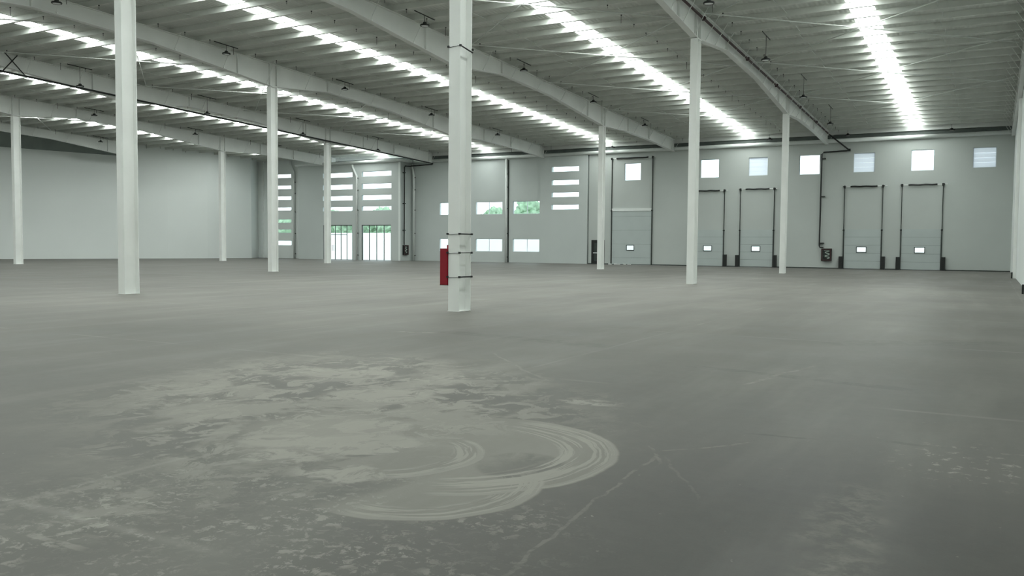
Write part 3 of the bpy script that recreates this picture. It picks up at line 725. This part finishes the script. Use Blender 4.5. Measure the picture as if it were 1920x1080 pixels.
# ------------------------------------------------------------------ dock doors
def dock(x0, x1, h, top, label, secs, vx, big=False):
    DN[0] += 1
    cx = (x0+x1)/2; hw = (x1-x0)/2
    t = thing('door_%d' % DN[0], (cx, W, 0), label, 'door', kind='structure')
    vz0, vz1 = (1.30, 1.66) if not big else (1.28, 1.66)
    v0, v1 = vx-.32-cx, vx+.32-cx
    zz = [0.02]+secs+[h-.02]
    for a, b in zip(zz, zz[1:]):
        hole = [(v0, v1, vz0, vz1)] if a < vz0 < b else []
        wall_grid('door_section', -hw+.06, hw-.06, a+.006, b-.006, -.05, hole, M['door'], .04, t)
    wall_grid('section_backing', -hw+.06, hw-.06, .02, h-.02, -.02, [(v0, v1, vz0, vz1)], M['recess'], .01, t)
    bm = BM(); box(bm, v0-.045, v1+.045, -.085, -.071, vz0-.045, vz0); box(bm, v0-.045, v1+.045, -.085, -.071, vz1, vz1+.045); box(bm, v0-.045, v0, -.085, -.071, vz0, vz1); box(bm, v1, v1+.045, -.085, -.071, vz0, vz1)
    vf = obj('vision_panel_frame', bm, M['black'], t)
    boxo('vision_pane', (v0, v1, -.05, -.04, vz0, vz1), M['glass'], vf)
    for s in (-1, 1):
        x = s*hw
        bm = BM(); box(bm, x-.035, x+.035, -.11, -.001, 0, h)
        box(bm, x-.022, x+.022, -.12, -.001, h, top)
        tr = obj('track_rail', bm, M['darkgreen'], t)
        bm = BM(); box(bm, x-.06, x+.06, -.18, -.001, top-.12, top+.08); lathe(bm, [(.03, -.0), (.10, .0), (.10, .06), (.03, .06)], 14, (x+s*.02, -.12, top-.02)); obj('cable_drum', bm, M['black'], t)
        boxo('rail_bracket', (x-.06, x+.06, -.14, -.001, h-.05, h+.05), M['black'], t)
        if not big: boxo('rail_guard', (x+(0 if s > 0 else -.28), x+(.28 if s > 0 else 0), -.3, -.001, 0, .98 if s > 0 else .95), M['black'], t)
    bm = BM(); tube(bm, [(-hw+.05, -.12, top), (-hw+.45, -.12, top)], .02, 6); tube(bm, [(hw-.4, -.12, top), (hw+.30, -.12, top)], .02, 6); obj('spring_shaft', bm, M['steel'], t)
    pts = [(-hw+.42+(2*hw-.8)*k/12, -.12, top+.012*math.sin(k*1.1)) for k in range(13)]
    bm = BM(); tube(bm, pts, .06, 10); obj('torsion_spring', bm, M['black'], t, True)
    boxo('door_header', (-hw+.03, hw-.03, -.09 if big else -.03, -.001, h-.04, h+(.2 if big else .05)), M['white' if big else 'door'], t)
    boxo('bottom_seal', (-hw+.06, hw-.06, -.09, -.015, 0, .035), M['black'], t)
    return t
dock(-28.99, -25.29, 4.66, 9.18, 'tall sectional dock door reaching almost to the gutter', [.6, 1.77, 3.0, 4.17], -27.22, True)
dl = ['short dock door half hidden behind the second column', 'short dock door left of the third column', 'short dock door right of the hose cabinet', 'short dock door nearest the right wall']
for (a, b, h, tp), lab, vx in zip(DOORS[1:], dl, (-20.43, -16.5, -8.57, -4.57)): dock(a, b, h, tp, lab, [.6, 1.2, 1.82, 2.42], vx)

# small dark personnel door
DN[0] += 1
t = thing('door_%d' % DN[0], ((PD_[0]+PD_[1])/2, W, 0), 'small dark personnel door behind a column, left of the tall dock door', 'door', kind='structure')
boxo('door_leaf', (-.58, .58, .02, .07, .02, 2.06), M['black'], t)
boxo('door_leaf_panel', (-.35, .35, .0, .018, .25, 1.85), M['darkgreen'], t)
bm = BM(); box(bm, -.64, -.58, -.01, .12, 0, 2.12); box(bm, .58, .64, -.01, .12, 0, 2.12); box(bm, -.58, .58, -.01, .12, 2.06, 2.12); obj('door_frame', bm, M['black'], t)
boxo('push_bar', (-.45, .45, -.06, -.02, .95, 1.02), M['steel'], t)

# little pile of white offcuts by the tall door
for k, (x, l_) in enumerate(((-28.9, .3), (-28.4, .22), (-28.1, .35), (-27.55, .2), (-27.1, .3))):
    bm = BM(); box(bm, -l_/2, l_/2, -.07, .07, 0, .07+.02*(k % 2)); bmesh.ops.bevel(bm, geom=bm.edges[:], offset=.015, segments=1)
    o = obj('packing_scrap', bm, M['white']); o.location = (x+.0, W-.45-.08*(k % 3), 0); o.rotation_euler.z = .3*k
    tag(o, 'scrap of white packing lying at the foot of the tall dock door', 'scrap', 'white scraps by the tall door')

# ------------------------------------------------------------------ outside
bm = BM(); box(bm, -170, 60, W+.4, 130, -1.4, -1.2); tag(obj('yard_ground', bm, M['ground']), 'bright pale yard outside the dock wall', 'ground', kind='structure')
bm = BM(); box(bm, -150, 20, 88, 88.3, -1.2, 3.05); tag(obj('boundary_wall', bm, M['outwall']), 'sunlit white boundary wall seen through the glazed entrances', 'wall', kind='structure')
def tree(x, y, h, r, label, seed):
    random.seed(seed)
    t = thing('yard_tree', (x, y, -1.2), label, 'tree')
    bm = BM(); tube(bm, [(0, 0, 0), (.1, .05, h*.3), (0, 0, h*.6)], .22, 8); obj('trunk', bm, M['bark'], t)
    bm = BM()
    for k in range(9):
        a = random.uniform(0, 2*PI); rr = r*random.uniform(.0, .55); c = Vector((rr*math.cos(a), rr*math.sin(a)*.6, h*random.uniform(.45, .82)))
        q = r*random.uniform(.4, .62)
        res = bmesh.ops.create_icosphere(bm, subdivisions=4, radius=q)
        for v in res['verts']:
            d = v.co.normalized(); v.co = c+d*q*(1+.35*noise.noise(d*3+c)+.22*noise.noise(d*9+c)+.14*noise.noise(d*22+c))
    obj('crown', bm, M['leaf'], t, True)
tl = 'leafy green tree beyond the white boundary wall, glimpsed through the windows'
for k, (x, y, h, r) in enumerate(((-96.5, 101, 7.6, 3.2), (-86.2, 95, 7.2, 2.8), (-86.6, 101, 7.9, 3.1), (-78.3, 95, 7.3, 2.9), (-78.6, 101, 7.9, 3.1), (-71.0, 95, 7.2, 2.8), (-70.5, 101, 7.4, 2.9), (-59.0, 101, 8.3, 3.1), (-51.0, 95, 9.1, 3.2))):
    tree(x, y, h, r, tl, k)
for o in COL.objects:
    if o.name.startswith('yard_tree'): o['group'] = 'trees beyond the boundary wall'
